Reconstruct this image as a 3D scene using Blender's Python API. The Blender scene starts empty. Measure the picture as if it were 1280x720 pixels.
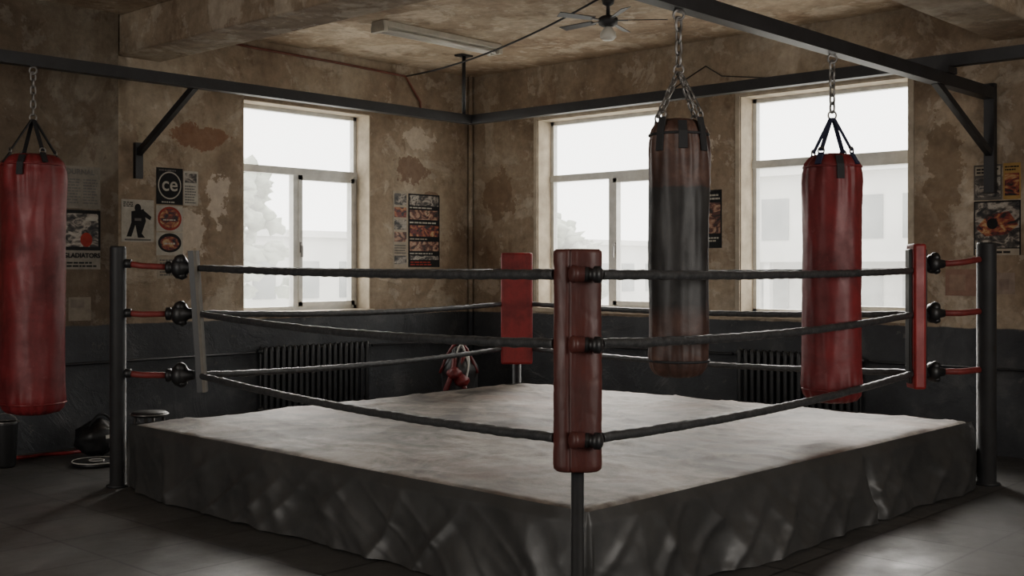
import bpy, bmesh, math, random
from mathutils import Vector, Matrix, noise as mn
random.seed(4)
SC=bpy.context.scene
A=math.radians(42.7); SA,CA=math.sin(A),math.cos(A)
CAMX,CAMY=-10.518,-10.424
EYE=1.65
def G(a,b,z=0.0):            # rigid rotation: ring survey axes -> room axes
    return Vector((SA*a+CA*b+CAMX, -CA*a+SA*b+CAMY, z))

# ---------------------------------------------------------------- materials
def newmat(name):
    m=bpy.data.materials.new(name); m.use_nodes=True
    nt=m.node_tree; return m,nt,nt.nodes['Principled BSDF']
def L(nt,a,b): nt.links.new(a,b)
def coords(nt,scale=(1,1,1)):
    t=nt.nodes.new('ShaderNodeTexCoord'); mp=nt.nodes.new('ShaderNodeMapping')
    mp.inputs['Scale'].default_value=scale; L(nt,t.outputs['Object'],mp.inputs['Vector']); return mp.outputs['Vector']
def nz(nt,v,scale,detail=6,rough=.6,dist=0):
    n=nt.nodes.new('ShaderNodeTexNoise'); n.inputs['Scale'].default_value=scale
    n.inputs['Detail'].default_value=detail; n.inputs['Roughness'].default_value=rough
    n.inputs['Distortion'].default_value=dist; L(nt,v,n.inputs['Vector']); return n.outputs['Fac']
def c4(c): return (c[0],c[1],c[2],1)
def ramp(nt,f,stops):
    r=nt.nodes.new('ShaderNodeValToRGB'); e=r.color_ramp.elements
    while len(e)<len(stops): e.new(.5)
    for i,(p,c) in enumerate(stops):
        e[i].position=p; e[i].color=c4(c) if not isinstance(c,(int,float)) else (c,c,c,1)
    L(nt,f,r.inputs[0]); return r.outputs[0]
def put(nt,sock,v):
    if isinstance(v,bpy.types.NodeSocket): L(nt,v,sock)
    elif isinstance(v,(int,float)): sock.default_value=v
    else: sock.default_value=c4(v)
def mix(nt,f,a,b,blend='MIX'):
    m=nt.nodes.new('ShaderNodeMix'); m.data_type='RGBA'; m.blend_type=blend
    put(nt,m.inputs[0],f); put(nt,m.inputs[6],a); put(nt,m.inputs[7],b); return m.outputs[2]
def math_(nt,op,a,b=0.0,c=None):
    m=nt.nodes.new('ShaderNodeMath'); m.operation=op
    put(nt,m.inputs[0],a); put(nt,m.inputs[1],b)
    if c is not None: put(nt,m.inputs[2],c)
    return m.outputs[0]
def sep(nt,v):
    s=nt.nodes.new('ShaderNodeSeparateXYZ'); L(nt,v,s.inputs[0]); return s.outputs
def bump(nt,b,h,strength=.3,dist=.02):
    n=nt.nodes.new('ShaderNodeBump'); n.inputs['Strength'].default_value=strength
    n.inputs['Distance'].default_value=dist; L(nt,h,n.inputs['Height']); L(nt,n.outputs[0],b.inputs['Normal'])
def simple(name,col,rough=.6,metal=0,var=.25,scale=9,bmp=.15,bd=.004,spec=.5):
    m,nt,b=newmat(name); v=coords(nt); f=nz(nt,v,scale,6,.65)
    lo=[x*(1-var) for x in col]; hi=[min(1,x*(1+var)) for x in col]
    L(nt,ramp(nt,f,[(.3,lo),(.7,hi)]),b.inputs['Base Color'])
    b.inputs['Roughness'].default_value=rough; b.inputs['Metallic'].default_value=metal
    b.inputs['Specular IOR Level'].default_value=spec
    if bmp: bump(nt,b,nz(nt,v,scale*5,4,.6),bmp,bd)
    return m
def flat(name,col,rough=.8):
    m,nt,b=newmat(name); v=coords(nt); f=nz(nt,v,14,5,.6)
    L(nt,ramp(nt,f,[(.3,[x*.7 for x in col]),(.7,col)]),b.inputs['Base Color'])
    b.inputs['Roughness'].default_value=rough; b.inputs['Specular IOR Level'].default_value=.25
    return m
def photo_print(name,stops,scale=9):
    m,nt,b=newmat(name); v=coords(nt,(1,1,1.5))
    L(nt,ramp(nt,nz(nt,v,scale,5,.55,1.2),stops),b.inputs['Base Color'])
    b.inputs['Roughness'].default_value=.5; b.inputs['Specular IOR Level'].default_value=.3
    return m

WAIN=1.13
def plaster(name,tone=1.0,wain=True,patches=()):
    m,nt,b=newmat(name); v=coords(nt)
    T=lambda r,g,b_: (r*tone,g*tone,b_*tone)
    base=ramp(nt,nz(nt,v,.75,9,.62,.4),[(.32,T(.18,.126,.083)),(.45,T(.27,.202,.140)),(.56,T(.345,.275,.197)),(.70,T(.43,.36,.277))])
    pale=ramp(nt,nz(nt,v,1.5,11,.65,.6),[(.54,0.0),(.585,1.0)])
    col=mix(nt,math_(nt,'MULTIPLY',pale,.5),base,T(.50,.43,.34))
    chips=ramp(nt,nz(nt,v,3.4,10,.68,.2),[(.58,0.0),(.605,1.0)])
    col=mix(nt,math_(nt,'MULTIPLY',chips,.35),col,T(.54,.48,.39))
    dk=ramp(nt,nz(nt,coords(nt,(1,1,.7)),2.0,10,.68,.3),[(.38,1.0),(.42,0.0)])
    col=mix(nt,math_(nt,'MULTIPLY',dk,.5),col,T(.15,.092,.055))
    fine=ramp(nt,nz(nt,v,10,9,.72),[(.3,.55),(.7,1.12)])
    col=mix(nt,.75,col,fine,'MULTIPLY')
    streak=ramp(nt,nz(nt,coords(nt,(3,3,.5)),1.2,8,.62),[(.35,.65),(.6,1.0)])
    col=mix(nt,.5,col,streak,'MULTIPLY')
    for (px,py,pz,rx,rz,c) in patches:
        o=sep(nt,coords(nt))
        dx=math_(nt,'DIVIDE',math_(nt,'ADD',math_(nt,'SUBTRACT',o[0],px),math_(nt,'SUBTRACT',o[1],py)),rx)
        dz=math_(nt,'DIVIDE',math_(nt,'SUBTRACT',o[2],pz),rz)
        d=math_(nt,'ADD',math_(nt,'MULTIPLY',dx,dx),math_(nt,'MULTIPLY',dz,dz))
        d=math_(nt,'ADD',d,math_(nt,'MULTIPLY',nz(nt,v,4.5,9,.68),5.5))
        k=ramp(nt,math_(nt,'MULTIPLY',d,.2),[(.70,1.0),(.715,0.0)])
        col=mix(nt,math_(nt,'MULTIPLY',k,.8),col,mix(nt,.6,c,fine,'MULTIPLY'))
    h=nz(nt,v,1.5,11,.65,.6)
    if wain:
        z=sep(nt,v)[2]
        zz=math_(nt,'ADD',z,math_(nt,'MULTIPLY',nz(nt,v,5,5),.03))
        k=ramp(nt,math_(nt,'SUBTRACT',zz,WAIN+.015-.5),[(.495,1.0),(.505,0.0)])
        wc=ramp(nt,nz(nt,v,2.2,9,.65),[(.3,(.026,.028,.032)),(.55,(.044,.047,.052)),(.70,(.085,.086,.087))])
        chip=ramp(nt,nz(nt,v,5.5,9,.7),[(.62,0.0),(.64,1.0)])
        wc=mix(nt,math_(nt,'MULTIPLY',chip,.4),wc,(.14,.13,.11))
        col=mix(nt,k,col,wc)
        ro=mix(nt,k,(.9,.9,.9),(.5,.5,.5)); L(nt,ro,b.inputs['Roughness'])
    else: b.inputs['Roughness'].default_value=.9
    b.inputs['Specular IOR Level'].default_value=.3
    L(nt,col,b.inputs['Base Color'])
    hh=math_(nt,'ADD',ramp(nt,h,[(.52,0.0),(.58,1.0)]),math_(nt,'MULTIPLY',nz(nt,v,18,7,.65),.8))
    bump(nt,b,hh,.55,.012)
    return m
M={}
BR=(.21,.10,.055); PALE=(.54,.46,.37)
M['wallN']=plaster('peeling_plaster_north',1.06,True,[(-3.95,0,3.02,.34,.14,BR),(-1.02,0,2.85,.30,.18,(.17,.10,.065)),(-.75,0,2.5,.22,.12,(.18,.11,.07)),(-4.05,0,2.03,.22,.28,PALE),(-3.72,0,2.4,.14,.3,PALE),(-4.55,0,2.9,.14,.3,(.38,.31,.22)),(-.9,0,3.25,.3,.14,PALE)])
M['wallE']=plaster('peeling_plaster_east',1.06,True,[(0,-.5,2.6,.28,.3,(.21,.14,.09)),(0,-3.5,2.95,.2,.22,PALE),(0,-6.1,2.6,.2,.5,(.19,.13,.08))])
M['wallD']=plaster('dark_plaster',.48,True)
M['wallB']=plaster('back_plaster',.9,True)
M['beam']=plaster('beam_plaster',1.1,False)
M['ceil']=plaster('ceiling_plaster',1.5,False)
M['reveal']=simple('reveal_plaster',(.38,.32,.24),.9,var=.3,scale=4,bmp=.3)
M['black']=simple('black_painted_steel',(.014,.014,.016),.5,.0,.4,6)
M['post']=simple('dark_post_paint',(.012,.013,.015),.55,.0,.4,8)
M['steel']=simple('worn_steel',(.22,.21,.2),.4,.9,.3,20)
m,nt,b=newmat('taped_rope'); v=coords(nt)
L(nt,ramp(nt,nz(nt,v,26,7,.7),[(.35,(.016,.017,.019)),(.6,(.045,.046,.048)),(.75,(.10,.10,.10))]),b.inputs['Base Color'])
b.inputs['Roughness'].default_value=.52; bump(nt,b,nz(nt,v,60,4,.6),.5,.006); M['rope']=m
def leather(name,col,dark=.35,rough=.42,bmp=.3,scratch=None,streak=.6):
    m,nt,b=newmat(name); v=coords(nt)
    f=nz(nt,v,3.2,9,.68,.2)
    c=ramp(nt,f,[(.28,[x*dark for x in col]),(.5,[x*.8 for x in col]),(.75,[min(1,x*1.2) for x in col])])
    if streak:
        st=ramp(nt,nz(nt,coords(nt,(6,6,1.2)),1.6,8,.7),[(.3,.45),(.6,1.0)])
        c=mix(nt,streak,c,st,'MULTIPLY')
    if scratch:
        k=ramp(nt,nz(nt,v,11,10,.75),[(.58,0.0),(.68,1.0)]); c=mix(nt,math_(nt,'MULTIPLY',k,.45),c,scratch)
    L(nt,c,b.inputs['Base Color'])
    L(nt,ramp(nt,f,[(.3,rough+.2),(.7,rough-.04)]),b.inputs['Roughness'])
    bump(nt,b,nz(nt,v,28,7,.65),bmp,.004); return m
M['red']=leather('red_vinyl',(.21,.020,.024),scratch=(.26,.07,.07),streak=.4)
M['redpad']=leather('bright_red_pad',(.32,.018,.020))
M['redsack']=leather('dark_red_vinyl',(.16,.012,.014))
M['oxblood']=leather('worn_oxblood_vinyl',(.085,.022,.018),.5,.42,.25,(.12,.055,.042),0)
m,nt,b=newmat('aged_brown_leather_taped'); v=coords(nt)
br=ramp(nt,nz(nt,v,4,9,.7,.3),[(.3,(.022,.012,.010)),(.55,(.062,.030,.023)),(.75,(.16,.09,.065))])
bk=ramp(nt,nz(nt,v,6,9,.7),[(.3,(.008,.008,.009)),(.75,(.032,.030,.029))])
z=math_(nt,'ADD',sep(nt,v)[2],math_(nt,'MULTIPLY',nz(nt,coords(nt,(3,3,1)),6,7,.7),.06))
k1=ramp(nt,math_(nt,'SUBTRACT',z,1.67),[(.485,1.0),(.495,0.0)])
k2=ramp(nt,math_(nt,'SUBTRACT',z,.96),[(.44,0.0),(.53,1.0)])
L(nt,mix(nt,math_(nt,'MULTIPLY',k1,k2),br,bk),b.inputs['Base Color']); b.inputs['Roughness'].default_value=.5
bump(nt,b,nz(nt,v,22,8,.7),.4,.005); M['brownbag']=m
M['strapblack']=simple('black_webbing',(.012,.012,.014),.7,scale=30)
M['strapblue']=simple('navy_webbing',(.022,.025,.06),.7,scale=30)
M['strapred']=simple('red_strap',(.16,.02,.018),.6,scale=25)
M['rubber']=simple('black_rubber',(.01,.01,.011),.45,scale=12)
M['frame']=simple('window_frame_paint',(.60,.60,.57),.5,0,.15,8,.1)
M['frameB']=simple('window_timber_paint',(.34,.29,.22),.6,0,.25,8,.2)
M['rad']=simple('radiator_paint',(.018,.019,.021),.42,0,.3,10)
M['white']=simple('white_enamel',(.55,.54,.5),.5,0,.1,8,.05)
M['tan']=simple('aged_fixture_enamel',(.45,.42,.35),.5,0,.2,6,.05)
M['bulb']=simple('frosted_glass',(.6,.58,.52),.35,0,.05,8,0)
# canvas
m,nt,b=newmat('worn_ring_canvas'); v=coords(nt)
c=ramp(nt,nz(nt,v,.5,9,.64,.6),[(.36,(.10,.076,.058)),(.45,(.175,.143,.117)),(.53,(.27,.235,.20)),(.64,(.39,.355,.32))])
s=ramp(nt,nz(nt,v,1.3,12,.72,1.1),[(.38,.16),(.46,.55),(.54,1.0)]); c=mix(nt,.8,c,s,'MULTIPLY')
s=ramp(nt,nz(nt,coords(nt,(1,.28,1)),3,10,.74),[(.38,.40),(.54,1.0)]); c=mix(nt,.75,c,s,'MULTIPLY')
s=ramp(nt,nz(nt,v,9,9,.78),[(.38,.5),(.56,1.0)]); c=mix(nt,.7,c,s,'MULTIPLY')
k=ramp(nt,nz(nt,v,.9,10,.68),[(.50,0.0),(.60,1.0)]); c=mix(nt,math_(nt,'MULTIPLY',k,.5),c,(.13,.066,.045))
L(nt,c,b.inputs['Base Color']); b.inputs['Roughness'].default_value=.7; b.inputs['Specular IOR Level'].default_value=.3
bump(nt,b,nz(nt,v,9,8,.65),.35,.012); M['canvas']=m
# skirt
m,nt,b=newmat('black_vinyl_skirt'); v=coords(nt)
L(nt,ramp(nt,nz(nt,v,2.5,9,.7),[(.3,(.022,.022,.022)),(.6,(.040,.039,.038)),(.8,(.08,.077,.072))]),b.inputs['Base Color'])
L(nt,ramp(nt,nz(nt,v,4,8,.7),[(.3,.36),(.7,.56)]),b.inputs['Roughness'])
bump(nt,b,nz(nt,v,5,9,.62),.15,.02); M['skirt']=m
# floor
m,nt,b=newmat('dark_rubber_floor'); v=coords(nt)
base=ramp(nt,nz(nt,v,1.1,10,.68),[(.3,(.038,.038,.037)),(.55,(.070,.068,.065)),(.75,(.11,.105,.098))])
bt=nt.nodes.new('ShaderNodeTexBrick'); bt.offset=0; bt.inputs['Scale'].default_value=1; bt.inputs['Mortar Size'].default_value=.010
bt.inputs['Brick Width'].default_value=.6; bt.inputs['Row Height'].default_value=.6
bt.inputs['Color1'].default_value=(1,1,1,1); bt.inputs['Color2'].default_value=(.68,.68,.68,1); bt.inputs['Mortar'].default_value=(.2,.2,.2,1)
L(nt,v,bt.inputs['Vector'])
c=mix(nt,.95,base,bt.outputs['Color'],'MULTIPLY')
scr=ramp(nt,nz(nt,coords(nt,(1,6,1)),5,9,.75),[(.58,0.0),(.72,1.0)]); c=mix(nt,math_(nt,'MULTIPLY',scr,.4),c,(.14,.135,.12))
L(nt,c,b.inputs['Base Color']); L(nt,ramp(nt,nz(nt,v,2.5,8,.7),[(.3,.38),(.7,.65)]),b.inputs['Roughness'])
bump(nt,b,math_(nt,'ADD',bt.outputs['Fac'],math_(nt,'MULTIPLY',nz(nt,v,30,6,.7),-.3)),-.3,.006); M['floor']=m
# glass
m,nt,b=newmat('dusty_window_glass'); nt.nodes.remove(b)
out=nt.nodes['Material Output']; tr=nt.nodes.new('ShaderNodeBsdfTransparent'); tl=nt.nodes.new('ShaderNodeBsdfTranslucent')
tl.inputs['Color'].default_value=(.95,.95,.92,1); mx=nt.nodes.new('ShaderNodeMixShader'); v=coords(nt)
L(nt,ramp(nt,nz(nt,v,1.5,6,.6),[(.3,.05),(.7,.13)]),mx.inputs[0]); L(nt,tr.outputs[0],mx.inputs[1]); L(nt,tl.outputs[0],mx.inputs[2]); L(nt,mx.outputs[0],out.inputs[0]); M['glass']=m
M['facade']=simple('white_facade',(.50,.50,.48),.9,0,.05,1,0)
M['facwin']=simple('facade_window',(.10,.115,.12),.3,0,.1,1,0)
M['leaf']=simple('pale_foliage',(.26,.29,.23),.9,0,.4,3,0)
M['ground']=simple('pale_paving',(.4,.4,.38),.9,0,.1,1,0)

# ---------------------------------------------------------------- mesh tools
class B:
    def __init__(s): s.bm=bmesh.new(); s.mats=[]
    def mi(s,m):
        if m not in s.mats: s.mats.append(m)
        return s.mats.index(m)
    def box(s,a,b,m,rot=None,bev=0):
        a=Vector(a); b=Vector(b); c=(a+b)/2; d=b-a
        mt=Matrix.Translation(c)@(rot.to_4x4() if rot else Matrix())@Matrix.Diagonal((abs(d.x),abs(d.y),abs(d.z),1))
        r=bmesh.ops.create_cube(s.bm,size=1,matrix=mt); vs=set(r['verts'])
        fs=list({f for v in vs for f in v.link_faces})
        i=s.mi(m)
        for f in fs: f.material_index=i
        if bev:
            es=list({e for f in fs for e in f.edges})
            r=bmesh.ops.bevel(s.bm,geom=es,offset=bev,segments=2,affect='EDGES',profile=.6)
            for f in r['faces']: f.material_index=i; f.smooth=True
    def beam(s,p,q,w,h,m,up=Vector((0,0,1))):
        p=Vector(p);q=Vector(q); d=(q-p); l=d.length; d.normalize()
        sx=d.cross(up)
        if sx.length<1e-3: sx=Vector((1,0,0))
        sx.normalize(); u=sx.cross(d)
        R=Matrix((sx,d,u)).transposed()
        c=(p+q)/2
        s.box(c-Vector((w/2,l/2,h/2)),c+Vector((w/2,l/2,h/2)),m,R)
    def sweep(s,pts,r,m,seg=10,closed=False,cap=True,twist=0,lobe=0):
        pts=[Vector(p) for p in pts]; n=len(pts); i=s.mi(m); rings=[]
        rr=r if isinstance(r,(list,tuple)) else [r]*n
        prev=None
        for k in range(n):
            if closed: t=pts[(k+1)%n]-pts[k-1]
            else: t=pts[min(k+1,n-1)]-pts[max(k-1,0)]
            t.normalize()
            if prev is None:
                a=t.cross(Vector((0,0,1)))
                if a.length<.05: a=t.cross(Vector((1,0,0)))
            else: a=prev-t*prev.dot(t)
            a.normalize(); prev=a; bb=t.cross(a)
            ring=[]
            for j in range(seg):
                g=2*math.pi*j/seg; q=rr[k]*(1+lobe*math.cos(3*g+twist*k))
                ring.append(s.bm.verts.new(pts[k]+(a*math.cos(g)+bb*math.sin(g))*q))
            rings.append(ring)
        for k in range(n if closed else n-1):
            x,y=rings[k],rings[(k+1)%n]
            for j in range(seg):
                f=s.bm.faces.new((x[j],x[(j+1)%seg],y[(j+1)%seg],y[j])); f.material_index=i; f.smooth=True
        if cap and not closed:
            for ring in (rings[0],rings[-1]):
                f=s.bm.faces.new(ring); f.material_index=i
    def lathe(s,c,prof,m,seg=40,disp=None,axis=None):
        c=Vector(c); i=s.mi(m); R=axis.to_track_quat('Z','Y').to_matrix() if axis else Matrix.Identity(3)
        rings=[]
        for (r,z) in prof:
            ring=[]
            for j in range(seg):
                t=2*math.pi*j/seg; q=r+(disp(t,z,r) if disp and r>.001 else 0)
                ring.append(s.bm.verts.new(c+R@Vector((q*math.cos(t),q*math.sin(t),z))))
            rings.append(ring)
        for k in range(len(rings)-1):
            for j in range(seg):
                f=s.bm.faces.new((rings[k][j],rings[k][(j+1)%seg],rings[k+1][(j+1)%seg],rings[k+1][j])); f.material_index=i; f.smooth=True
        for ring in (rings[0],rings[-1]):
            f=s.bm.faces.new(ring); f.material_index=i
    def ball(s,c,r,m,sc=(1,1,1),sub=2,rough=0):
        i=s.mi(m); rs=bmesh.ops.create_icosphere(s.bm,subdivisions=sub,radius=r)
        for v in rs['verts']:
            k=1+rough*mn.noise(v.co*(2.2/r)+Vector(c)) if rough else 1
            v.co=Vector((v.co.x*sc[0]*k,v.co.y*sc[1]*k,v.co.z*sc[2]*k))+Vector(c)
            for f in v.link_faces: f.material_index=i; f.smooth=True
    def done(s,name,parent=None):
        bmesh.ops.recalc_face_normals(s.bm,faces=s.bm.faces[:])
        me=bpy.data.meshes.new(name); s.bm.to_mesh(me); s.bm.free()
        for m in s.mats: me.materials.append(m)
        o=bpy.data.objects.new(name,me); SC.collection.objects.link(o)
        if parent:
            o.parent=parent; o.matrix_parent_inverse=Matrix.Translation(-parent.location)
        return o
def empty(name,loc):
    e=bpy.data.objects.new(name,None); e.location=loc; e.empty_display_size=.2; SC.collection.objects.link(e); return e
def chain(b,p,q,m,r=.006,pitch=.042,w=.014):
    p=Vector(p);q=Vector(q); d=q-p; n=max(2,int(d.length/pitch)); d.normalize()
    a=d.cross(Vector((0.31,.95,0.05))); a.normalize(); c=d.cross(a)
    step=(q-p).length/n
    for k in range(n):
        o=p+d*(step*(k+.5)); s=a if k%2 else c; hl=step*.5+r*.9
        pts=[]
        for j in range(12):
            t=2*math.pi*j/12; x=math.cos(t); y=math.sin(t)
            pts.append(o+s*(w*y)+d*((hl-w)*(1 if x>0 else -1)*min(1,abs(x)*3)+w*x))
        b.sweep(pts,r,m,6,closed=True)

# ---------------------------------------------------------------- room shell
CEIL=4.11; TH=.36
def wp(w,u,d,z): return Vector((-u,-d,z)) if w=='N' else Vector((-d,-u,z))
WZ0,WZ1=1.19,3.47
wins={'N':[(1.674,3.427)],'E':[(1.143,2.977),(3.962,5.785)]}
def wallbox(b,w,u0,u1,z0,z1,m,d0=-TH,d1=0):
    p=wp(w,u0,d0,z0); q=wp(w,u1,d1,z1)
    b.box((min(p.x,q.x),min(p.y,q.y),z0),(max(p.x,q.x),max(p.y,q.y),z1),m)
def wall(w,m,name,ulen):
    b=B(); last=-TH if w=='N' else 0
    for (a,c) in wins[w]:
        wallbox(b,w,last,a,0,CEIL,m); wallbox(b,w,a,c,0,WZ0,m); wallbox(b,w,a,c,WZ1,CEIL,m); last=c
    wallbox(b,w,last,ulen,0,CEIL,m)
    return b.done(name)
wall('N',M['wallN'],'wall_north',13); wall('E',M['wallE'],'wall_east',13)
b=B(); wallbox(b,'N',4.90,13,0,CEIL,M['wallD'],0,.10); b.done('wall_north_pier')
b=B(); b.box((-13.36,-13.36,0),(-13,0.36,CEIL),M['wallB']); b.done('wall_west')
b=B(); b.box((-13,-13.36,0),(0.36,-13,CEIL),M['wallB']); b.done('wall_south')
b=B(); b.box((-13.36,-13.36,-.2),(.36,.36,0),M['floor']); b.done('floor')
b=B(); b.box((-13.36,-13.36,CEIL),(.36,.36,CEIL+.2),M['ceil']); b.done('ceiling')
b=B(); b.box((-4.88,-13,3.725),(-4.39,0,CEIL),M['beam'],bev=.015); b.done('ceiling_beam')
b=B(); b.box((-4.39,-7.1,3.69),(0,-6.58,CEIL),M['beam'],bev=.015); b.done('ceiling_beam.001')

wn=0
def window(w,u0,u1):
    global wn; wn+=1
    fm=M['frame']; root=empty('window_%d'%wn,wp(w,(u0+u1)/2,-.25,WZ0))
    def bx(b,a,c,z0,z1,d0,d1,m): wallbox(b,w,a,c,z0,z1,m,d0,d1)
    b=B(); d0,d1=-.30,-.23; f=.055
    bx(b,u0,u0+f,WZ0,WZ1,d0,d1,fm); bx(b,u1-f,u1,WZ0,WZ1,d0,d1,fm)
    bx(b,u0,u1,WZ0,WZ0+f,d0,d1,fm); bx(b,u0,u1,WZ1-f,WZ1,d0,d1,fm)
    T=2.765; bx(b,u0,u1,T-.04,T+.04,d0-.005,d1+.015,fm)
    mid=(u0+u1)/2+(.02 if w=='N' else .03); bx(b,mid-.035,mid+.035,WZ0,T,d0-.002,d1+.01,fm)
    s0,s1=(u0+f,mid-.035) if w=='N' else (mid+.035,u1-f)
    g=.05
    bx(b,s0,s0+g,WZ0+f,T-.04,d0+.005,d1+.02,fm); bx(b,s1-g,s1,WZ0+f,T-.04,d0+.005,d1+.02,fm)
    bx(b,s0,s1,WZ0+f,WZ0+f+g,d0+.005,d1+.02,fm); bx(b,s0,s1,T-.04-g,T-.04,d0+.005,d1+.02,fm)
    b.done('frame',root)
    b=B(); hu=s1-g/2 if w=='N' else s0+g/2
    bx(b,hu-.014,hu+.014,1.85,1.97,d1+.02,d1+.035,M['steel']); bx(b,hu-.009,hu+.009,1.80,1.93,d1+.035,d1+.055,M['steel']); b.done('handle',root)
    b=B(); bx(b,u0+.02,u1-.02,WZ0+.02,WZ1-.02,-.272,-.268,M['glass']); b.done('glass',root)
    b=B(); bx(b,u0-.04,u1+.04,WZ0-.035,WZ0+.012,-.24,.045,M['reveal']); b.done('sill',root)
    b=B(); 
    bx(b,u0,u0+.012,WZ0,WZ1,-.23,.004,M['reveal']); bx(b,u1-.012,u1,WZ0,WZ1,-.23,.004,M['reveal']); bx(b,u0,u1,WZ1-.012,WZ1,-.23,.004,M['reveal'])
    if w=='E':
        t=.05
        bx(b,u0-t,u0,WZ0,WZ1+t,.0,.02,M['frameB']); bx(b,u1,u1+t,WZ0,WZ1+t,.0,.02,M['frameB']); bx(b,u0,u1,WZ1,WZ1+t,.0,.02,M['frameB'])
    b.done('reveal',root)
    ld=bpy.data.lights.new('portal','AREA'); ld.shape='RECTANGLE'; ld.size=u1-u0; ld.size_y=WZ1-WZ0; ld.cycles.is_portal=True
    lo=bpy.data.objects.new('daylight_portal',ld); SC.collection.objects.link(lo); lo.location=wp(w,(u0+u1)/2,-.33,(WZ0+WZ1)/2)
    dv=Vector((0,-1,0)) if w=='N' else Vector((-1,0,0)); lo.rotation_euler=dv.to_track_quat('-Z','Z').to_euler()
for w in wins:
    for (a,c) in wins[w]: window(w,a,c)

# pipes
b=B(); b.sweep([(-.05,-.05,0),(-.05,-.05,CEIL)],.03,M['wallE'],12); b.done('corner_pipe')
for pts in ([(-6.5,-.16,.78),(-3.34,-.10,.78)],[(-1.72,-.09,.78),(-.1,-.09,.78)],[(-.09,-.14,.78),(-.09,-3.93,.78)],[(-.09,-5.43,.78),(-.09,-9,.78)]):
    b=B(); b.sweep(pts,.014,M['black'],8); b.done('heating_pipe')

def radiator(w,u0,u1,top=.84):
    root=empty('radiator',wp(w,(u0+u1)/2,.1,0)); b=B(); n=int((u1-u0)/.075)
    for k in range(n):
        u=u0+(k+.5)*(u1-u0)/n
        for d in (.06,.14):
            b.sweep([wp(w,u,d,.13),wp(w,u,d,.17),wp(w,u,d,top-.05),wp(w,u,d,top-.015),wp(w,u,d,top)],[.014,.024,.024,.020,.008],M['rad'],10)
        for z in (.17,top-.05): b.ball(wp(w,u,.1,z),.040,M['rad'],(1.0,1,1),2)
    b.done('sections',root); b=B()
    for z in (.17,top-.05): b.sweep([wp(w,u0-.03,.1,z),wp(w,u1+.03,.1,z)],.02,M['rad'],8)
    for u in (u0+.06,u1-.06):
        for d in (.06,.14): b.sweep([wp(w,u,d,0),wp(w,u,d,.15)],.016,M['rad'],8)
    b.done('headers_and_feet',root)
radiator('N',1.795,3.276); radiator('E',4.0,5.36)

# ---------------------------------------------------------------- boxing ring
MZ=.48
mc={'n':(.368,5.62),'l':(-2.90,8.84),'r':(3.55,8.98),'f':(.12,12.1)}
ring=empty('boxing_ring',G(.3,8.9,0))
C=[G(*mc[k]) for k in ('n','r','f','l')]
b=B(); N=130; i=b.mi(M['canvas']); vs=[]
for a in range(N+1):
    row=[]
    for c in range(N+1):
        s,t=a/N,c/N
        p=C[0]*(1-s)*(1-t)+C[1]*s*(1-t)+C[2]*s*t+C[3]*(1-s)*t
        e=min(s,1-s,t,1-t)
        z=MZ+.014*mn.noise(Vector((p.x*1.4,p.y*1.4,3)))+.007*mn.noise(Vector((p.x*4,p.y*4,1)))
        w_=max(0,1-abs(mn.noise(Vector((p.x*1.1+p.y*.8,p.y*1.6-p.x*.5,8))))*9); z+=.010*w_*w_
        w_=max(0,1-abs(mn.noise(Vector((p.x*2.1-p.y*.6,p.y*1.1+p.x*.5,18))))*8); z+=.006*w_*w_
        z-= .022*max(0,1-e/.012)**2
        row.append(b.bm.verts.new((p.x,p.y,z)))
    vs.append(row)
for a in range(N):
    for c in range(N):
        f=b.bm.faces.new((vs[a][c],vs[a+1][c],vs[a+1][c+1],vs[a][c+1])); f.smooth=True; f.material_index=i
b.done('canvas',ring)
# platform core
b=B(); i=b.mi(M['black']); cen=sum(C,Vector())/4
lo=[b.bm.verts.new(cen+(p-cen)*.985) for p in C]; hi=[b.bm.verts.new(cen+(p-cen)*.985+Vector((0,0,MZ-.04))) for p in C]
b.bm.faces.new(lo); b.bm.faces.new(hi)
for k in range(4): b.bm.faces.new((lo[k],lo[(k+1)%4],hi[(k+1)%4],hi[k]))
b.done('platform',ring)
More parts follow.
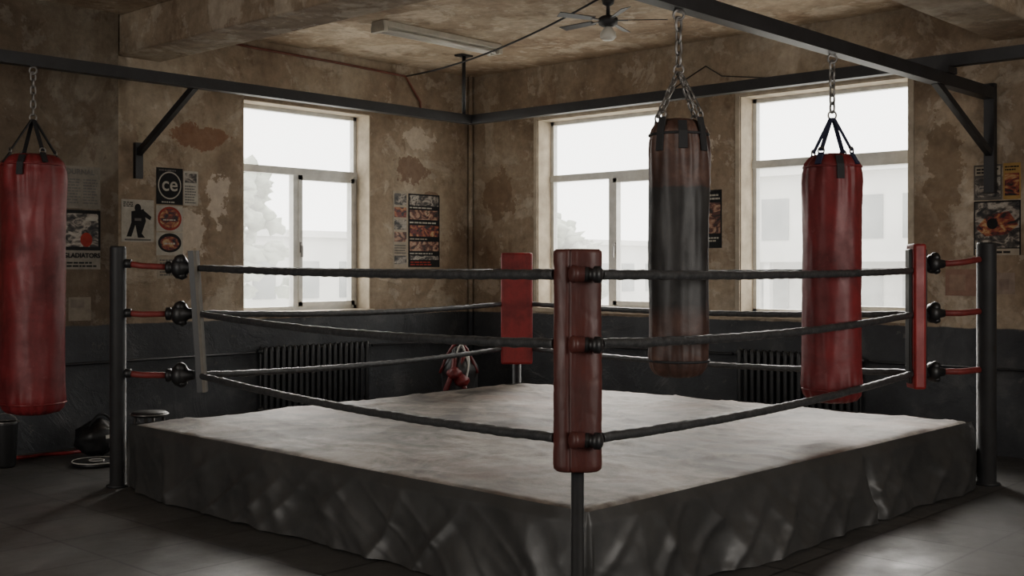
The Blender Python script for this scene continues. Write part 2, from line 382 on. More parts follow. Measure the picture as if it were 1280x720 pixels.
# skirt
path=[]
for k in range(4):
    p,q=C[k],C[(k+1)%4]; t=(q-p).normalized(); n=Vector((t.y,-t.x,0))
    if n.dot((p+q)/2-cen)<0: n=-n
    q2=C[(k+2)%4]; t2=(q2-q).normalized(); n2=Vector((t2.y,-t2.x,0))
    if n2.dot((q+q2)/2-cen)<0: n2=-n2
    ln=(q-p).length; NU=340
    for a in range(NU):
        path.append((p+(q-p)*(a/NU if a else .0005),n,min(a/NU,1-a/NU)*ln,k,a/NU))
    for a in range(1,8):
        path.append((q,(n*(1-a/8)+n2*(a/8)).normalized(),0,k,1))
b=B(); i=b.mi(M['skirt']); NV=44; rows=[]; S=0; prevp=None
def rid(v,w=3.0): return max(0,1-math.sqrt(mn.noise(v)**2+.003)*w)
for (p,n,e,k,fr) in path:
    if prevp is not None: S+=(p-prevp).length+.004
    prevp=p; col=[]
    cf=min(1,e/.35)                       # calm close to the posts
    for j in range(NV+1):
        t=j/NV
        off=.004+.02*min(1,t*8)+cf*(.09*t**1.3)
        amp=min(1,t*1.7+.03)
        fold=.060*mn.noise(Vector((S*.9+t*.4,t*.6,k*7.)))
        fold+=.046*rid(Vector((S*1.3-t*.7,t*.35+S*.2,5+k*3.)),2.6)**2
        fold+=.028*rid(Vector((S*1.9+t*1.3,t*.7,9+k)),2.6)**2
        fold+=.012*rid(Vector((S*2.6-t*2.2,t*1.2,29+k)),2.8)**2*(1-t*.4)
        fold+=.004*mn.noise(Vector((S*7-t*3,t*5,49+k)))
        off+=fold*amp*(.3+.7*cf)
        if k==0: off-= .08*math.exp(-((fr-.605-.012*t)/.010)**2)*min(1,t*1.4)
        z=(MZ-.012)*(1-t)+.012+.014*t*mn.noise(Vector((S*2,8,0)))
        col.append(b.bm.verts.new(p+n*max(off,.006)+Vector((0,0,max(z,.004)))))
    rows.append(col)
R=len(rows)
for a in range(R):
    x,y=rows[a],rows[(a+1)%R]
    for j in range(NV):
        f=b.bm.faces.new((x[j],y[j],y[j+1],x[j+1])); f.smooth=True; f.material_index=i
b.done('skirt',ring)
# posts
P={'l':G(-3.01,8.86),'r':G(3.665,8.96),'n':G(.31,5.49),'f':G(.05,12.26)}
b=B(); b.lathe(P['l'],[(.085,0),(.085,.015),(.06,.02),(.06,1.82),(.055,1.835),(.0,1.836)],M['post'],28); b.done('post_1',ring)
b=B(); b.lathe(P['r'],[(.10,0),(.10,.015),(.073,.02),(.073,1.85),(.066,1.865),(0,1.866)],M['post'],28); b.done('post_2',ring)
b=B(); b.lathe(P['n'],[(.06,0),(.06,.012),(.031,.02),(.031,1.72),(0,1.73)],M['post'],20); b.done('post_3',ring)
b=B(); b.lathe(P['f'],[(.08,0),(.08,.015),(.045,.02),(.045,1.80),(0,1.81)],M['post'],20); b.done('post_4',ring)
FW=Vector((CA,SA,0)); RT=Vector((SA,-CA,0))
b=B()
def dsp(t,z,r):                      # oval padded roll with an overlap seam
    u=t-(A-math.pi/2)
    v=.024*math.cos(2*u)*(r/.09)+.005*mn.noise(Vector((math.cos(t)*1.5,math.sin(t)*1.5,z*2.5)))
    v+=.0015*mn.noise(Vector((math.cos(t)*6,math.sin(t)*6,z*9)))
    v-=.0025*max(0,1-abs(mn.noise(Vector((math.cos(t)*.7,math.sin(t)*.7,z*7))))*9)
    du=(u+2.15+.015*math.sin(z*6)+math.pi)%(2*math.pi)-math.pi
    v-=.014*math.exp(-(du/.05)**2)
    return v
b.lathe(P['n'],[(.03,.70),(.078,.702),(.088,.712)]+[(.090,.72+.014*k) for k in range(1,73)]+[(.089,1.740),(.080,1.75),(.03,1.752)],M['oxblood'],96,dsp)
b.done('corner_pad_near',ring)
b=B()
for z in (.857,1.303,1.631):
    o=P['n']-FW*.062+Vector((0,0,z))
    ax=(-FW*.35-RT*.9+Vector((0,0,.05))).normalized()
    b.lathe(o+RT*.035-FW*.012,[(.02,-.02),(.036,-.015),(.037,.05),(.041,.052),(.041,.07),(.03,.078),(0,.079)],M['oxblood'],20,axis=ax)
    ax2=(RT*.9-FW*.35).normalized()
    b.lathe(o+RT*.02-FW*.012,[(.03,0),(.036,.005),(.036,.03),(.028,.035),(.028,.055),(.04,.06),(.04,.085),(.025,.095),(0,.096)],M['rubber'],20,axis=ax2)
b.done('turnbuckle_caps_near',ring)
# far pad (flat cushion)
c=P['f']-FW*.12; Rz=Matrix((RT,FW,Vector((0,0,1)))).transposed()
b=B(); cz=Vector((c.x,c.y,(1.835+.67)/2)); h=(1.835-.67)/2
b.box(cz-Vector((.165,.06,h)),cz+Vector((.165,.06,h)),M['redpad'],Rz,.025)
b.done('corner_pad_far',ring)
# right pad
Pr=G(3.045,8.74); b=B(); cz=Vector((Pr.x,Pr.y,(1.85+.76)/2)); h=(1.85-.76)/2
b.box(cz-Vector((.048,.09,h)),cz+Vector((.048,.09,h)),M['redpad'],Rz,.02)
b.box(cz-Vector((.068,.05,h-.04))+RT*.0,cz+Vector((.068,.05,h-.04)),M['rubber'],Rz,.01)
b.done('corner_pad_right',ring)
# left pad (narrow grey strip, leaning)
b=B(); p0=G(-2.372,8.90,.72); p1=G(-2.445,8.90,1.80)
b.beam(p1,p0,.055,.12,M['rubber'],up=FW)
b.beam(p1+RT*.026-FW*.03,p0+RT*.026-FW*.03,.022,.07,simple('grey_canvas_strap',(.13,.115,.095),.7),up=FW)
b.done('corner_pad_left',ring)
# ropes
H={'n':(.857,1.303,1.631),'l':(.845,1.318,1.668),'r':(.875,1.318,1.648),'f':(.83,1.30,1.645)}
ends={('n','l'):(G(.205,5.50),G(-2.40,8.90)),('n','r'):(G(.42,5.50),G(3.00,8.70)),('l','f'):(G(-2.38,8.94),G(-.10,12.14)),('r','f'):(G(3.02,8.80),G(.20,12.14))}
b=B()
for (a,c),(p,q) in ends.items():
    for k in range(3):
        pts=[]; NR=240
        for s in range(NR+1):
            t=s/NR; z=H[a][k]*(1-t)+H[c][k]*t-.04*4*t*(1-t)*(1 if k<2 else .4)+.003*mn.noise(Vector((t*16,k,0)))
            pts.append((p.x*(1-t)+q.x*t,p.y*(1-t)+q.y*t,z))
        rr=[.0245+.0015*mn.noise(Vector((s*.3,k*3,7))) for s in range(NR+1)]
        b.sweep(pts,rr,M['rope'],12,twist=.8,lobe=.06)
b.done('ropes',ring)
b=B()
for z0,z1 in ((1.705,1.675),(1.325,1.318),(.865,.848)):
    p=G(-2.96,8.86,z0); q=G(-2.63,8.88,z1)
    b.sweep([p,p*.6+q*.4-Vector((0,0,.008)),q],.024,M['strapred'],10)
    b.lathe(p,[(.026,-.0),(.034,.002),(.034,.05),(.026,.052)],M['rubber'],14,axis=(q-p))
for z0,z1 in ((1.735,1.70),(1.335,1.325),(.885,.88)):
    p=G(3.60,8.93,z0); q=G(3.27,8.84,z1)
    b.sweep([p,p*.5+q*.5-Vector((0,0,.008)),q],.024,M['strapred'],10)
b.done('corner_straps',ring)
b=B()
def knob(o,s=1):
    b.lathe(o-RT*.055*s,[(.03*s,-.05*s),(.045*s,-.045*s),(.045*s,-.02*s),(.03*s,-.01*s),(.055*s,.0),(.075*s,.02*s),(.08*s,.05*s),(.072*s,.08*s),(.04*s,.10*s),(.03*s,.14*s)],M['rubber'],18,axis=RT)
    b.ball(o+Vector((0,0,.05))*s-FW*.03*s,.042*s,M['rubber'],(1,1,1),2,.2)
    b.ball(o-Vector((0,0,.055))*s+RT*.01*s-FW*.02*s,.036*s,M['rubber'],(1,1,.8),2,.2)
for z in (1.672,1.318,.848): knob(G(-2.53,8.88,z),1.12)
for z in (1.70,1.325,.88): knob(G(3.20,8.80,z),.95)
for z in (1.68,1.31,.86):
    b.sweep([G(3.0,8.72,z-.01),G(3.2,8.80,z)],.03,M['rubber'],10)
b.done('turnbuckles',ring)

# ---------------------------------------------------------------- bag hanging frame
fr=empty('bag_hanging_frame',Vector((-1.06,-1.06,3.374)))
FZ=3.374
b=B(); b.box((-12.99,-1.11,FZ-.05),(-1.01,-1.01,FZ+.05),M['black']); b.done('beam_north',fr)
b=B(); b.box((-1.11,-12.99,FZ-.05),(-1.012,-1.112,FZ+.05),M['black']); b.done('beam_east',fr)
b=B(); b.sweep([(-1.16,-1.04,FZ+.05),(-1.16,-1.04,CEIL)],.022,M['black'],10); b.box((-1.25,-1.1,CEIL-.02),(-1.07,-.98,CEIL),M['black']); b.done('ceiling_hanger',fr)
CZ=3.22; CY=-6.553
b=B(); b.box((-9.2,CY-.05,CZ-.05),(-.06,CY+.05,CZ+.05),M['black']); b.box((-1.15,CY-.07,CZ+.05),(-.97,CY+.07,FZ-.05),M['black'])
b.box((-9.15,CY-.03,CZ+.05),(-9.09,CY+.03,CEIL),M['black']); b.done('cross_beam',fr)
b=B(); b.box((-.085,CY-.045,2.34),(-.012,CY+.045,CZ+.09),M['black']); b.beam((-1.25,CY,CZ-.03),(-.05,CY,2.68),.055,.055,M['black']); b.done('wall_bracket_1',fr)
b=B(); b.box((-4.69,-.05,2.55),(-4.61,-.002,2.90),M['black']); b.beam((-4.65,-1.04,FZ-.03),(-4.65,-.04,2.80),.05,.06,M['black']); b.done('wall_bracket_2',fr)

# ---------------------------------------------------------------- punching bags
def bag(loc,ztop,zbot,r,mat,strapm,barz,apex,style):
    root=empty('punching_bag',Vector((loc.x,loc.y,ztop)))
    H_=ztop-zbot; seed=loc.x*3.1
    prof=[(0,zbot),(r*.50,zbot+.004),(r*.76,zbot+.020),(r*.91,zbot+.055),(r*.97,zbot+.10)]
    n=50
    for k in range(n+1):
        z=zbot+.13+(H_-.13-.21)*k/n; prof.append((r*(1.0-.02*math.sin(k/n*3)),z))
    prof+=[(r*.985,ztop-.175),(r*.97,ztop-.14),(r*.93,ztop-.105),(r*.945,ztop-.095),(r*.88,ztop-.065),(r*.76,ztop-.032),(r*.58,ztop-.012),(r*.3,ztop-.002),(0,ztop)]
    def d(t,z,rr):
        top=max(0,1-(ztop-z)/.5); bot=max(0,1-(z-zbot)/.25); ed=max(top**1.3,bot)
        v=.012*mn.noise(Vector((math.cos(t)*1.3,math.sin(t)*1.3,z*2+seed)))
        v+=.010*ed*math.sin(t*15+2*math.sin(t*3)+z*1.2)*(rr/r)
        v+=.004*mn.noise(Vector((math.cos(t)*5,math.sin(t)*5,z*4+seed)))
        v+=.003*mn.noise(Vector((math.cos(t)*1.5,math.sin(t)*1.5,z*22+seed)))
        return v*r/.2
    b=B(); b.lathe((loc.x,loc.y,0),prof,mat,90,d); b.done('body',root)
    b=B()
    for zz,q in ((ztop-.098,.955),(zbot+.10,.99)):
        pts=[(loc.x+r*q*math.cos(2*math.pi*j/40),loc.y+r*q*math.sin(2*math.pi*j/40),zz) for j in range(40)]
        b.sweep(pts,.008,mat if style!='brown' else M['strapblack'],6,closed=True)
    b.done('piping',root)
    ap=Vector((loc.x,loc.y,apex)); b=B(); hw=B()
    for k in range(4):
        t=A+math.radians(45+90*k); e=Vector((math.cos(t),math.sin(t),0)); sd=Vector((-e.y,e.x,0))
        rr=.86 if style=='brown' else .72
        rim=Vector((loc.x,loc.y,ztop-.035))+e*r*rr
        if style=='brown': b.beam(Vector((loc.x,loc.y,ztop-.055))+e*(r*.93),Vector((loc.x,loc.y,ztop-.20))+e*(r*1.03),.045,.012,strapm,up=e)
        b.beam(rim+Vector((0,0,.03)),Vector((loc.x,loc.y,ztop-.085))+e*(r*.94),.045,.012,strapm,up=e)
        pts=[rim+Vector((0,0,.045))+sd*(.024*math.cos(a*math.pi/6))+Vector((0,0,.024*math.sin(a*math.pi/6))) for a in range(12)]
        hw.sweep(pts,.006,M['steel'],6,closed=True)
        if style=='brown': chain(hw,rim+Vector((0,0,.06)),ap+e*.01,M['steel'],.006,.04,.014)
        else: b.beam(ap+e*.014,rim+Vector((0,0,.045)),.030,.010,strapm,up=e)
    e=Vector((math.cos(A+math.pi),math.sin(A+math.pi),0))
    b.beam(Vector((loc.x,loc.y,ztop-.03))+e*(r*.80),Vector((loc.x,loc.y,ztop-.10))+e*(r*.98),.05,.014,M['strapblack'],up=e)
    b.beam(Vector((loc.x,loc.y,ztop-.09))+e*(r*.98),Vector((loc.x,loc.y,ztop-.19))+e*(r*1.04),.05,.014,M['strapblack'],up=e)
    b.done('straps',root)
    pts=[ap+RT*(.028*math.cos(a*math.pi/8))+Vector((0,0,.02+.03*math.sin(a*math.pi/8))) for a in range(16)]
    hw.sweep(pts,.007,M['steel'],8,closed=True)
    chain(hw,ap+Vector((0,0,.045)),Vector((loc.x,loc.y,barz-.05)),M['steel'],.008,.055,.019)
    pts=[Vector((loc.x,loc.y,barz-.03))+RT*(.03*math.cos(a*math.pi/8))+Vector((0,0,.03*math.sin(a*math.pi/8))) for a in range(16)]
    hw.sweep(pts,.008,M['steel'],8,closed=True)
    hw.done('chain',root)
    return root
bag(Vector((-6.178,-1.06,0)),2.61,.466,.258,M['red'],M['strapblack'],FZ-.05,2.887,'red')
bag(Vector((-4.891,-6.553,0)),2.535,1.026,.178,M['brownbag'],M['strapblack'],CZ-.05,2.80,'brown')
bag(Vector((-2.992,-6.545,0)),2.4725,.72,.208,M['red'],M['strapblue'],CZ-.05,2.72,'blue')

# ---------------------------------------------------------------- ceiling fittings
fx=empty('fluorescent_ceiling_light',Vector((-2.17,-1.7,4.05)))
b=B(); b.box((-3.02,-1.79,4.05),(-1.32,-1.61,CEIL),M['tan'],bev=.008); b.box((-3.02,-1.80,4.0),(-2.97,-1.60,4.06),M['tan'],bev=.005); b.box((-1.37,-1.80,4.0),(-1.32,-1.60,4.06),M['tan'],bev=.005)
b.done('housing',fx)
b=B(); b.sweep([(-2.97,-1.74,4.02),(-1.37,-1.74,4.02)],.019,M['bulb'],12); b.sweep([(-2.97,-1.66,4.02),(-1.37,-1.66,4.02)],.019,M['bulb'],12); b.done('tubes',fx)
fp=G(.87,10.5); fn=empty('ceiling_fan',Vector((fp.x,fp.y,CEIL)))
b=B(); b.lathe((fp.x,fp.y,0),[(.0,3.85),(.05,3.855),(.085,3.875),(.09,3.93),(.06,3.95),(.02,3.96),(.016,4.04),(.05,4.06),(.06,CEIL)],M['black'],24); b.done('motor_and_rod',fn)
b=B()
for k in range(5):
    t=math.radians(20+72*k); e=Vector((math.cos(t),math.sin(t),0)); s=Vector((-e.y,e.x,.25)).normalized()
    o=Vector((fp.x,fp.y,3.91)); b.beam(o+e*.06,o+e*.18,.03,.008,M['black'])
    i=b.mi(M['black']); q=[o+e*.16-s*.035,o+e*.52-s*.055,o+e*.54+s*.03,o+e*.16+s*.035]; up=Vector((0,0,.006))
    v1=[b.bm.verts.new(x) for x in q]; v2=[b.bm.verts.new(x+up) for x in q]
    b.bm.faces.new(v1); b.bm.faces.new(v2)
    for j in range(4): b.bm.faces.new((v1[j],v1[(j+1)%4],v2[(j+1)%4],v2[j]))
b.done('blades',fn)
b=B(); b.lathe((fp.x,fp.y,0),[(0,3.73),(.05,3.735),(.075,3.76),(.07,3.80),(.04,3.84),(.03,3.855)],M['bulb'],24); b.done('lamp_shade',fn)
b=B()
p,q=Vector((fp.x-.08,fp.y+.05,4.10)),Vector((-1.15,-.06,3.98))
b.sweep([p*(1-t)+q*t-Vector((0,0,.10*4*t*(1-t)+.0)) for t in [k/24 for k in range(25)]],.010,M['strapblack'],6)
b.sweep([(-4.35,-.03,CEIL-.05),(-3.3,-.03,CEIL-.09),(-2.2,-.03,CEIL-.10),(-1.15,-.04,3.98),(-.9,-.03,3.7),(-.88,-.03,3.5)],.014,simple('red_brown_cable',(.13,.035,.02),.6),6)
b.sweep([(-.02,-2.9,3.5),(-.02,-3.3,3.72),(-.02,-3.55,3.83),(-.02,-3.75,3.70),(-.02,-4.3,3.62)],.006,M['strapblack'],6)
b.done('electrical_cable')

# ---------------------------------------------------------------- posters
FC={}
PW=photo_print('printed_fight_photo_warm',[(.36,(.014,.012,.012)),(.47,(.085,.03,.022)),(.54,(.27,.14,.09)),(.62,(.36,.25,.17)),(.7,(.07,.035,.025))],8)
PG=photo_print('printed_fight_photo_grey',[(.36,(.014,.014,.015)),(.48,(.07,.062,.055)),(.56,(.25,.215,.18)),(.64,(.36,.33,.28)),(.7,(.05,.05,.05))],9)
PR=photo_print('printed_fight_photo_red',[(.40,(.014,.012,.012)),(.50,(.16,.025,.02)),(.58,(.30,.11,.04)),(.66,(.38,.26,.13))],9)
def fm(c):
    if not isinstance(c,tuple): return c
    if c not in FC: FC[c]=flat('print_%d'%len(FC),c)
    return FC[c]
K=(.012,.012,.013); W_=(.42,.39,.33); CR=(.36,.31,.24); RD=(.28,.03,.02); OR=(.42,.13,.03); GY=(.14,.13,.12); SK=(.32,.17,.11); YE=(.36,.22,.07)
def poster(name,w,ua,ub,z0,z1,bg,items=(),d=0.0,txt=()):
    wd=abs(ub-ua); o=wp(w,ua,d,z0)
    ex=Vector((1,0,0)) if w=='N' else Vector((0,-1,0)); en=Vector((0,-1,0)) if w=='N' else Vector((-1,0,0))
    hh=z1-z0; b=B()
    def pt(s,t,n): return o+ex*(s*wd)+Vector((0,0,t*hh))+en*n
    def quad(s0,t0,s1,t1,n,m):
        a,c=pt(s0,t0,max(0,n-.002)),pt(s1,t1,n)
        b.box((min(a.x,c.x),min(a.y,c.y),min(a.z,c.z)),(max(a.x,c.x),max(a.y,c.y),max(a.z,c.z)),m)
    quad(0,0,1,1,.003,fm(bg)); lay=.0035
    for it in items:
        lay+=.0004
        if it[0]=='r': quad(it[1],it[2],it[3],it[4],lay,fm(it[5]))
        elif it[0]=='e':
            _,s,t,rs,rt,c=it; mi=b.mi(fm(c))
            a=[b.bm.verts.new(pt(s+rs*math.cos(k*math.pi/16),t+rt*math.sin(k*math.pi/16),lay)) for k in range(32)]
            f=b.bm.faces.new(a); f.material_index=mi
        elif it[0]=='p':
            mi=b.mi(fm(it[2])); f=b.bm.faces.new([b.bm.verts.new(pt(s,t,lay)) for s,t in it[1]]); f.material_index=mi
        elif it[0]=='t':
            _,s0,t0,s1,t1,n,c=it
            for k in range(n):
                t=t0+(t1-t0)*(k+.2)/n; x=s0
                end=s0+(s1-s0)*random.uniform(.75,1)
                while x<end-.02:
                    wl=random.uniform(.05,.16); quad(x,t,min(end,x+wl),t+(t1-t0)/n*.5,lay,fm(c)); x+=wl+.025
    ob=b.done(name)
    for (s,t,size,string,c) in txt:
        cu=bpy.data.curves.new('lettering','FONT'); cu.body=string; cu.size=size; cu.align_x='CENTER'; cu.align_y='CENTER'; cu.extrude=.0005
        cu.offset=.002; cu.materials.append(fm(c))
        to=bpy.data.objects.new('lettering',cu); SC.collection.objects.link(to)
        to.matrix_world=Matrix.Translation(pt(s,t,lay+.0015))@Matrix((ex,Vector((0,0,1)),en)).transposed().to_4x4()
        to.parent=ob
    return ob
poster('newspaper_clipping','N',5.45,5.085,2.23,2.624,(.20,.18,.15),[('t',.06,.1,.48,.72,9,GY),('t',.53,.1,.95,.72,9,GY)],.10,[(.42,.86,.07,'JOURNAL',GY)])
poster('boxing_poster','N',5.455,5.085,1.66,2.215,(.24,.215,.18),[('r',0,.32,1,1,K),('r',.06,.38,.94,.94,PG),('e',.62,.5,.16,.12,RD),('r',.6,.82,.92,.88,W_),('t',.1,.03,.9,.14,2,K)],.10,[(.5,.23,.06,'GLADIATORS',K)])
poster('paper_scrap','N',5.40,5.18,1.18,1.40,(.22,.185,.145),[('r',.1,.55,.7,.9,(.18,.15,.12))],.10)
poster('boxing_poster','N',4.815,4.466,1.93,2.345,W_,[('e',.5,.8,.1,.1,K),('p',[(.3,.72),(.68,.78),(.75,.5),(.62,.2),(.72,.1),(.5,.1),(.42,.4),(.3,.12),(.15,.12),(.3,.45)],K),('p',[(.68,.75),(.92,.6),(.88,.52),(.65,.62)],K),('r',.1,.03,.9,.07,GY),('t',.06,.82,.4,.95,3,K),('r',.4,.5,.6,.56,GY)])
poster('boxing_poster','N',4.44,4.143,2.312,2.678,K,[('e',.5,.52,.44,.38,W_),('e',.5,.52,.40,.345,K),('t',.2,.03,.8,.1,1,W_),('t',.1,.9,.9,.97,1,GY)],0,[(.5,.54,.20,'ce',W_)])
poster('newspaper_clipping','N',4.135,3.967,2.31,2.66,W_,[('t',.1,.05,.9,.6,7,GY),('r',.1,.66,.9,.93,PG)])
poster('boxing_poster','N',4.44,4.143,2.04,2.30,W_,[('e',.5,.5,.45,.46,RD),('e',.5,.5,.38,.38,PR),('t',.25,.4,.75,.5,1,W_)])
poster('boxing_poster','N',4.44,4.143,1.80,2.03,W_,[('e',.5,.55,.44,.42,K),('e',.5,.53,.36,.30,PR),('t',.3,.45,.7,.6,1,W_)])
poster('newspaper_clipping','N',4.43,4.143,1.57,1.79,CR,[('t',.1,.1,.9,.9,6,GY)])
poster('boxing_photo_collage','N',1.314,1.085,1.68,2.60,CR,[('r',.08,.82,.92,.97,PG),('r',.08,.66,.92,.79,PR),('r',.08,.50,.92,.63,PG),('r',.08,.34,.92,.47,PW),('r',.08,.05,.92,.16,PG),('t',.1,.18,.9,.31,4,GY)])
poster('boxing_poster','N',1.07,.55,1.69,2.58,K,
  [('r',.04,.84,.96,.98,PG),('t',.04,.795,.96,.83,1,W_),('r',.04,.65,.96,.78,PW),('t',.04,.59,.96,.63,1,W_),('r',.04,.42,.96,.57,PR),('t',.04,.37,.7,.40,1,CR),('r',.04,.22,.96,.35,PW),('t',.04,.17,.96,.205,1,W_),('r',.04,.10,.96,.155,PG),('t',.06,.02,.9,.085,2,RD)])
poster('boxing_poster','E',3.46,3.738,1.888,2.507,K,[('r',.06,.25,.94,.78,PW),('t',.1,.1,.9,.2,2,W_),('t',.3,.82,.95,.94,2,W_)])
poster('boxing_poster','E',6.39,6.637,2.28,2.595,(.10,.09,.08),[('r',.05,.7,.95,.95,CR),('t',.1,.74,.9,.92,2,K),('r',.05,.08,.95,.64,PG)])
poster('boxing_poster','E',6.65,6.80,2.28,2.60,YE,[('r',.08,.1,.92,.72,PR),('t',.1,.78,.9,.94,2,K)])
poster('boxing_poster','E',6.39,6.80,1.785,2.27,K,[('r',.03,.14,.97,.97,PG),('p',[(.05,.5),(.3,.75),(.75,.8),(.95,.55),(.7,.38),(.25,.35)],PR),('e',.4,.58,.12,.10,K),('r',.03,.0,.97,.12,CR),('t',.06,.02,.9,.1,1,K)])
poster('paper_scrap','E',6.13,6.50,1.42,1.66,(.24,.14,.105),[('r',.1,.2,.5,.8,(.26,.17,.125))])
poster('paper_scrap','E',6.58,6.75,1.44,1.63,(.26,.2,.16),[('r',.2,.2,.7,.7,(.22,.16,.13))])

# ---------------------------------------------------------------- floor clutter
kb=empty('kit_sack',Vector((-1.29,-1.11,0)))
b=B()
def kd(t,z,r): return .03*mn.noise(Vector((math.cos(t)*2,math.sin(t)*2,z*4)))+.012*math.sin(t*7+z*5)*(z/.8)
b.lathe((-1.29,-1.11,0),[(0,0),(.17,.005),(.205,.04)]+[(.21-.02*math.sin(k/10*3.1),.08+.045*k) for k in range(1,11)]+[(.19,.58),(.14,.66),(.09,.71),(.07,.73),(.09,.77),(.05,.79),(0,.785)],leather('kit_bag_vinyl_black',(.03,.028,.03)),40,kd); b.done('body',kb)
b=B()
c0=Vector((-1.29,-1.11,0))
for s,rr_,mm in ((-.12,.030,M['redsack']),(.07,.026,M['redsack']),(.12,.012,M['white'])):
    b.sweep([c0+RT*(s+.05*math.sin(k*.45+s*20))*(1-.5*max(0,(k-7)/5))-FW*(.215-.12*max(0,(k-6)/6)**1.5)+Vector((0,0,.10+.055*k)) for k in range(12)],rr_,mm,8)
b.sweep([c0+RT*(.2-.42*t)+Vector((0,0,.5+.34*math.sin(math.pi*t)))-FW*.1 for t in [k/14 for k in range(15)]],.016,M['redsack'],8)
b.sweep([c0+RT*(.10-.16*t)+Vector((0,0,.60+.22*math.sin(math.pi*t)))-FW*.16 for t in [k/14 for k in range(15)]],.009,M['white'],8)
for (s,zz) in ((-.05,.50),(.03,.42)): b.ball(c0+RT*s-FW*.20+Vector((0,0,zz)),.085,M['redsack'],(1,1,.8),3,.25)
b.done('straps_and_gloves',kb)
st=empty('ring_stool',Vector((-5.55,-1.80,0)))
b=B(); b.lathe((-5.55,-1.8,0),[(0,.455),(.13,.455),(.145,.465),(.145,.485),(.13,.495),(0,.496)],M['rubber'],28); b.done('seat',st)
b=B()
pts=[(-5.55+.15*math.cos(k*math.pi/14),-1.8+.15*math.sin(k*math.pi/14),.475) for k in range(28)]; b.sweep(pts,.006,M['steel'],6,closed=True)
for k in range(4):
    t=math.radians(45+90*k); b.sweep([(-5.55+.11*math.cos(t),-1.8+.11*math.sin(t),.46),(-5.55+.17*math.cos(t),-1.8+.17*math.sin(t),0)],.012,M['steel'],8)
b.done('legs_and_rim',st)
gb=empty('gym_bag',Vector((-5.44,-.72,0)))
b=B(); b.ball((-5.44,-.72,.16),.17,M['rubber'],(1.15,.9,.95),3,.3); b.done('body',gb)
b=B(); b.sweep([(-5.56+.24*t,-.80,.28+.10*math.sin(math.pi*t)) for t in [k/10 for k in range(11)]],.012,M['strapblack'],8); b.box((-5.44,-.885,.17),(-5.40,-.87,.20),M['white']); b.done('handle',gb)
wpz=empty('weight_plate',Vector((-5.67,-1.15,0)))
b=B(); b.lathe((-5.67,-1.15,0),[(.03,0),(.19,0),(.20,.01),(.20,.03),(.19,.038),(.16,.03),(.07,.028),(.06,.04),(.03,.04)],M['rubber'],40); b.done('plate',wpz)
b=B(); b.sweep([(-5.67+.198*math.cos(k*math.pi/20),-1.15+.198*math.sin(k*math.pi/20),.036) for k in range(40)],.004,M['white'],6,closed=True); b.sweep([(-5.67+.06*math.cos(k*math.pi/10),-1.15+.06*math.sin(k*math.pi/10),.04) for k in range(20)],.004,M['white'],6,closed=True); b.done('rim',wpz)
tb=empty('waste_bin',Vector((-6.25,-.70,0)))
b=B(); b.lathe((-6.25,-.70,0),[(0,0),(.075,0),(.085,.02),(.10,.36),(.105,.38),(.09,.38),(.075,.05),(0,.04)],M['rubber'],28); b.done('bucket',tb)
b=B(); b.sweep([(-6.25+.102*math.cos(k*math.pi/14),-.70+.102*math.sin(k*math.pi/14),.38) for k in range(28)],.007,M['steel'],6,closed=True)
b.sweep([Vector((-6.25,-.70,0))+RT*(.10*math.cos(math.pi*k/10))+Vector((0,0,.38+.07*math.sin(math.pi*k/10))) for k in range(11)],.006,M['steel'],6); b.done('rim_and_handle',tb)
b=B(); b.sweep([(-6.02,-.38,.016),(-5.9,-.42,.016),(-5.75,-.40,.016),(-5.6,-.46,.016),(-5.42,-.44,.016)],.016,M['redpad'],8); b.done('skipping_rope')

# ---------------------------------------------------------------- outside
b=B(); b.box((-60,.5,-.7),(70,90,-.5),M['ground']); b.box((.5,-60,-.7),(70,.5,-.5),M['ground']); b.done('pavement_outside')
bd=empty('building_outside',Vector((26,0,-.5)))
b=B(); b.box((22,-18,-.5),(30,10.5,4.6),M['facade']); b.box((21.6,-18.3,4.6),(30,10.9,4.95),M['facade']); b.box((20.2,-18,1.9),(22,10.2,2.15),M['facade'])
for k in range(12): b.box((20.3,-17.5+k*2.5,-.5),(20.5,-17.3+k*2.5,1.9),M['facade'])
b.done('facade',bd)
b=B()
for k in range(18):
    y=-17+k*1.55
    b.box((21.96,y,2.6),(22.0,y+.95,3.9),M['facwin']); b.box((21.96,y,.0),(22.0,y+.95,1.5),M['facwin'])
b.done('windows',bd)
bd=empty('building_outside',Vector((20,27,-.5)))
b=B(); b.box((11,25,-.5),(40,31,2.9),M['facade']); b.box((10.7,24.7,2.9),(40.3,31,3.15),M['facade']); b.done('facade',bd)
b=B()
for k in range(14): b.box((12+k*2,24.96,.6),(13+k*2,25.0,2.0),M['facwin'])
b.done('windows',bd)
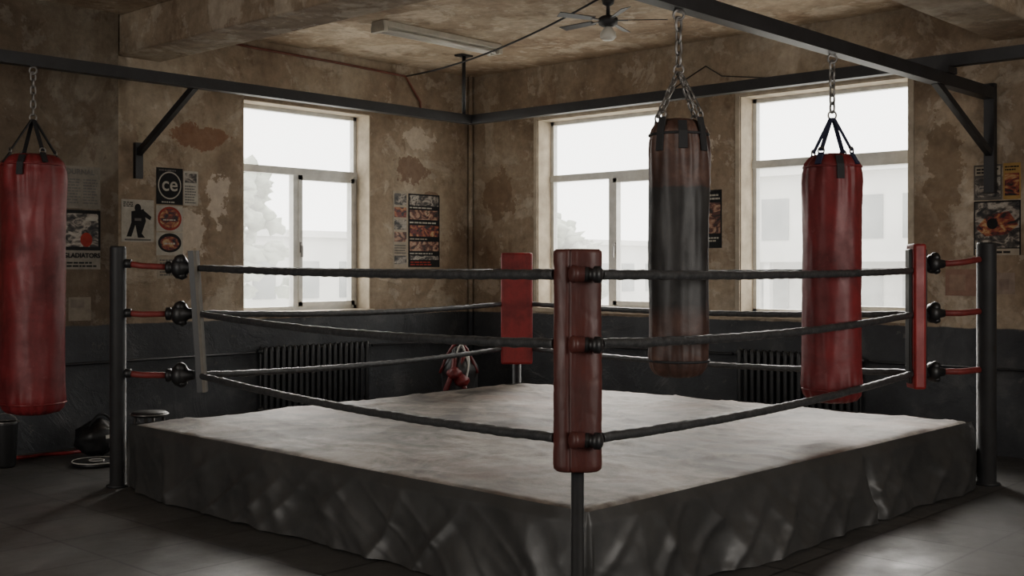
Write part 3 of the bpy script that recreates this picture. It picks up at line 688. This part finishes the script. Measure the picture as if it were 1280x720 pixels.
def tree(loc,h,r):
    e=empty('tree_outside',Vector(loc)); b=B(); random.seed(int(h*100))
    b.sweep([Vector(loc),Vector(loc)+Vector((.1,0,h*.5)),Vector(loc)+Vector((0,.1,h*.9))],[.18,.12,.04],M['leaf'],8); b.done('trunk',e)
    b=B()
    for k in range(90):
        a=random.uniform(0,6.28); zz=random.uniform(.35,1); q=r*random.uniform(.1,1)*(1.15-.7*zz)
        b.ball(Vector(loc)+Vector((q*math.cos(a),q*math.sin(a),h*zz)),r*random.uniform(.10,.2),M['leaf'],(1,1,.8),2,1.0)
    b.done('foliage',e)
tree((4.9,12.5,-.5),4.6,1.5); tree((14,10.5,-.5),3.6,1.8); tree((17,7.8,-.5),4.4,1.4)

# ---------------------------------------------------------------- light
w=bpy.data.worlds.new('overcast_sky'); SC.world=w; w.use_nodes=True; nt=w.node_tree
bg=nt.nodes['Background']; bg.inputs['Color'].default_value=(1.0,.985,.94,1); bg.inputs['Strength'].default_value=5.6
sl=bpy.data.lights.new('hazy_sun','SUN'); sl.energy=15; sl.angle=math.radians(42); sl.color=(1,.95,.88)
so=bpy.data.objects.new('hazy_sun',sl); SC.collection.objects.link(so); so.rotation_euler=Vector((-1,-.85,-.80)).to_track_quat('-Z','Z').to_euler(); so.location=(10,10,12)
def area(name,loc,dirv,sx,sy,power,col=(1,.95,.88)):
    ld=bpy.data.lights.new(name,'AREA'); ld.shape='RECTANGLE'; ld.size=sx; ld.size_y=sy; ld.energy=power; ld.color=col
    o=bpy.data.objects.new(name,ld); SC.collection.objects.link(o); o.location=loc; o.rotation_euler=Vector(dirv).to_track_quat('-Z','Z').to_euler(); return o
area('rear_fill_light_west',(-12.9,-5.5,2.3),(1,0,0),4,2,210)  # added fill lamp out of view; the west wall has no window
area('rear_fill_light_south',(-5.5,-12.9,2.3),(0,1,0),4,2,210)  # second added fill, set before the solid south wall to brighten the ring

cd=bpy.data.cameras.new('camera'); cam=bpy.data.objects.new('camera',cd); SC.collection.objects.link(cam)
cam.location=(CAMX,CAMY,EYE); cam.rotation_euler=(math.radians(90),0,A-math.pi/2)
cd.sensor_width=36; cd.lens=1450/1280*36; cd.shift_y=-22/1280; cd.clip_end=200
SC.camera=cam
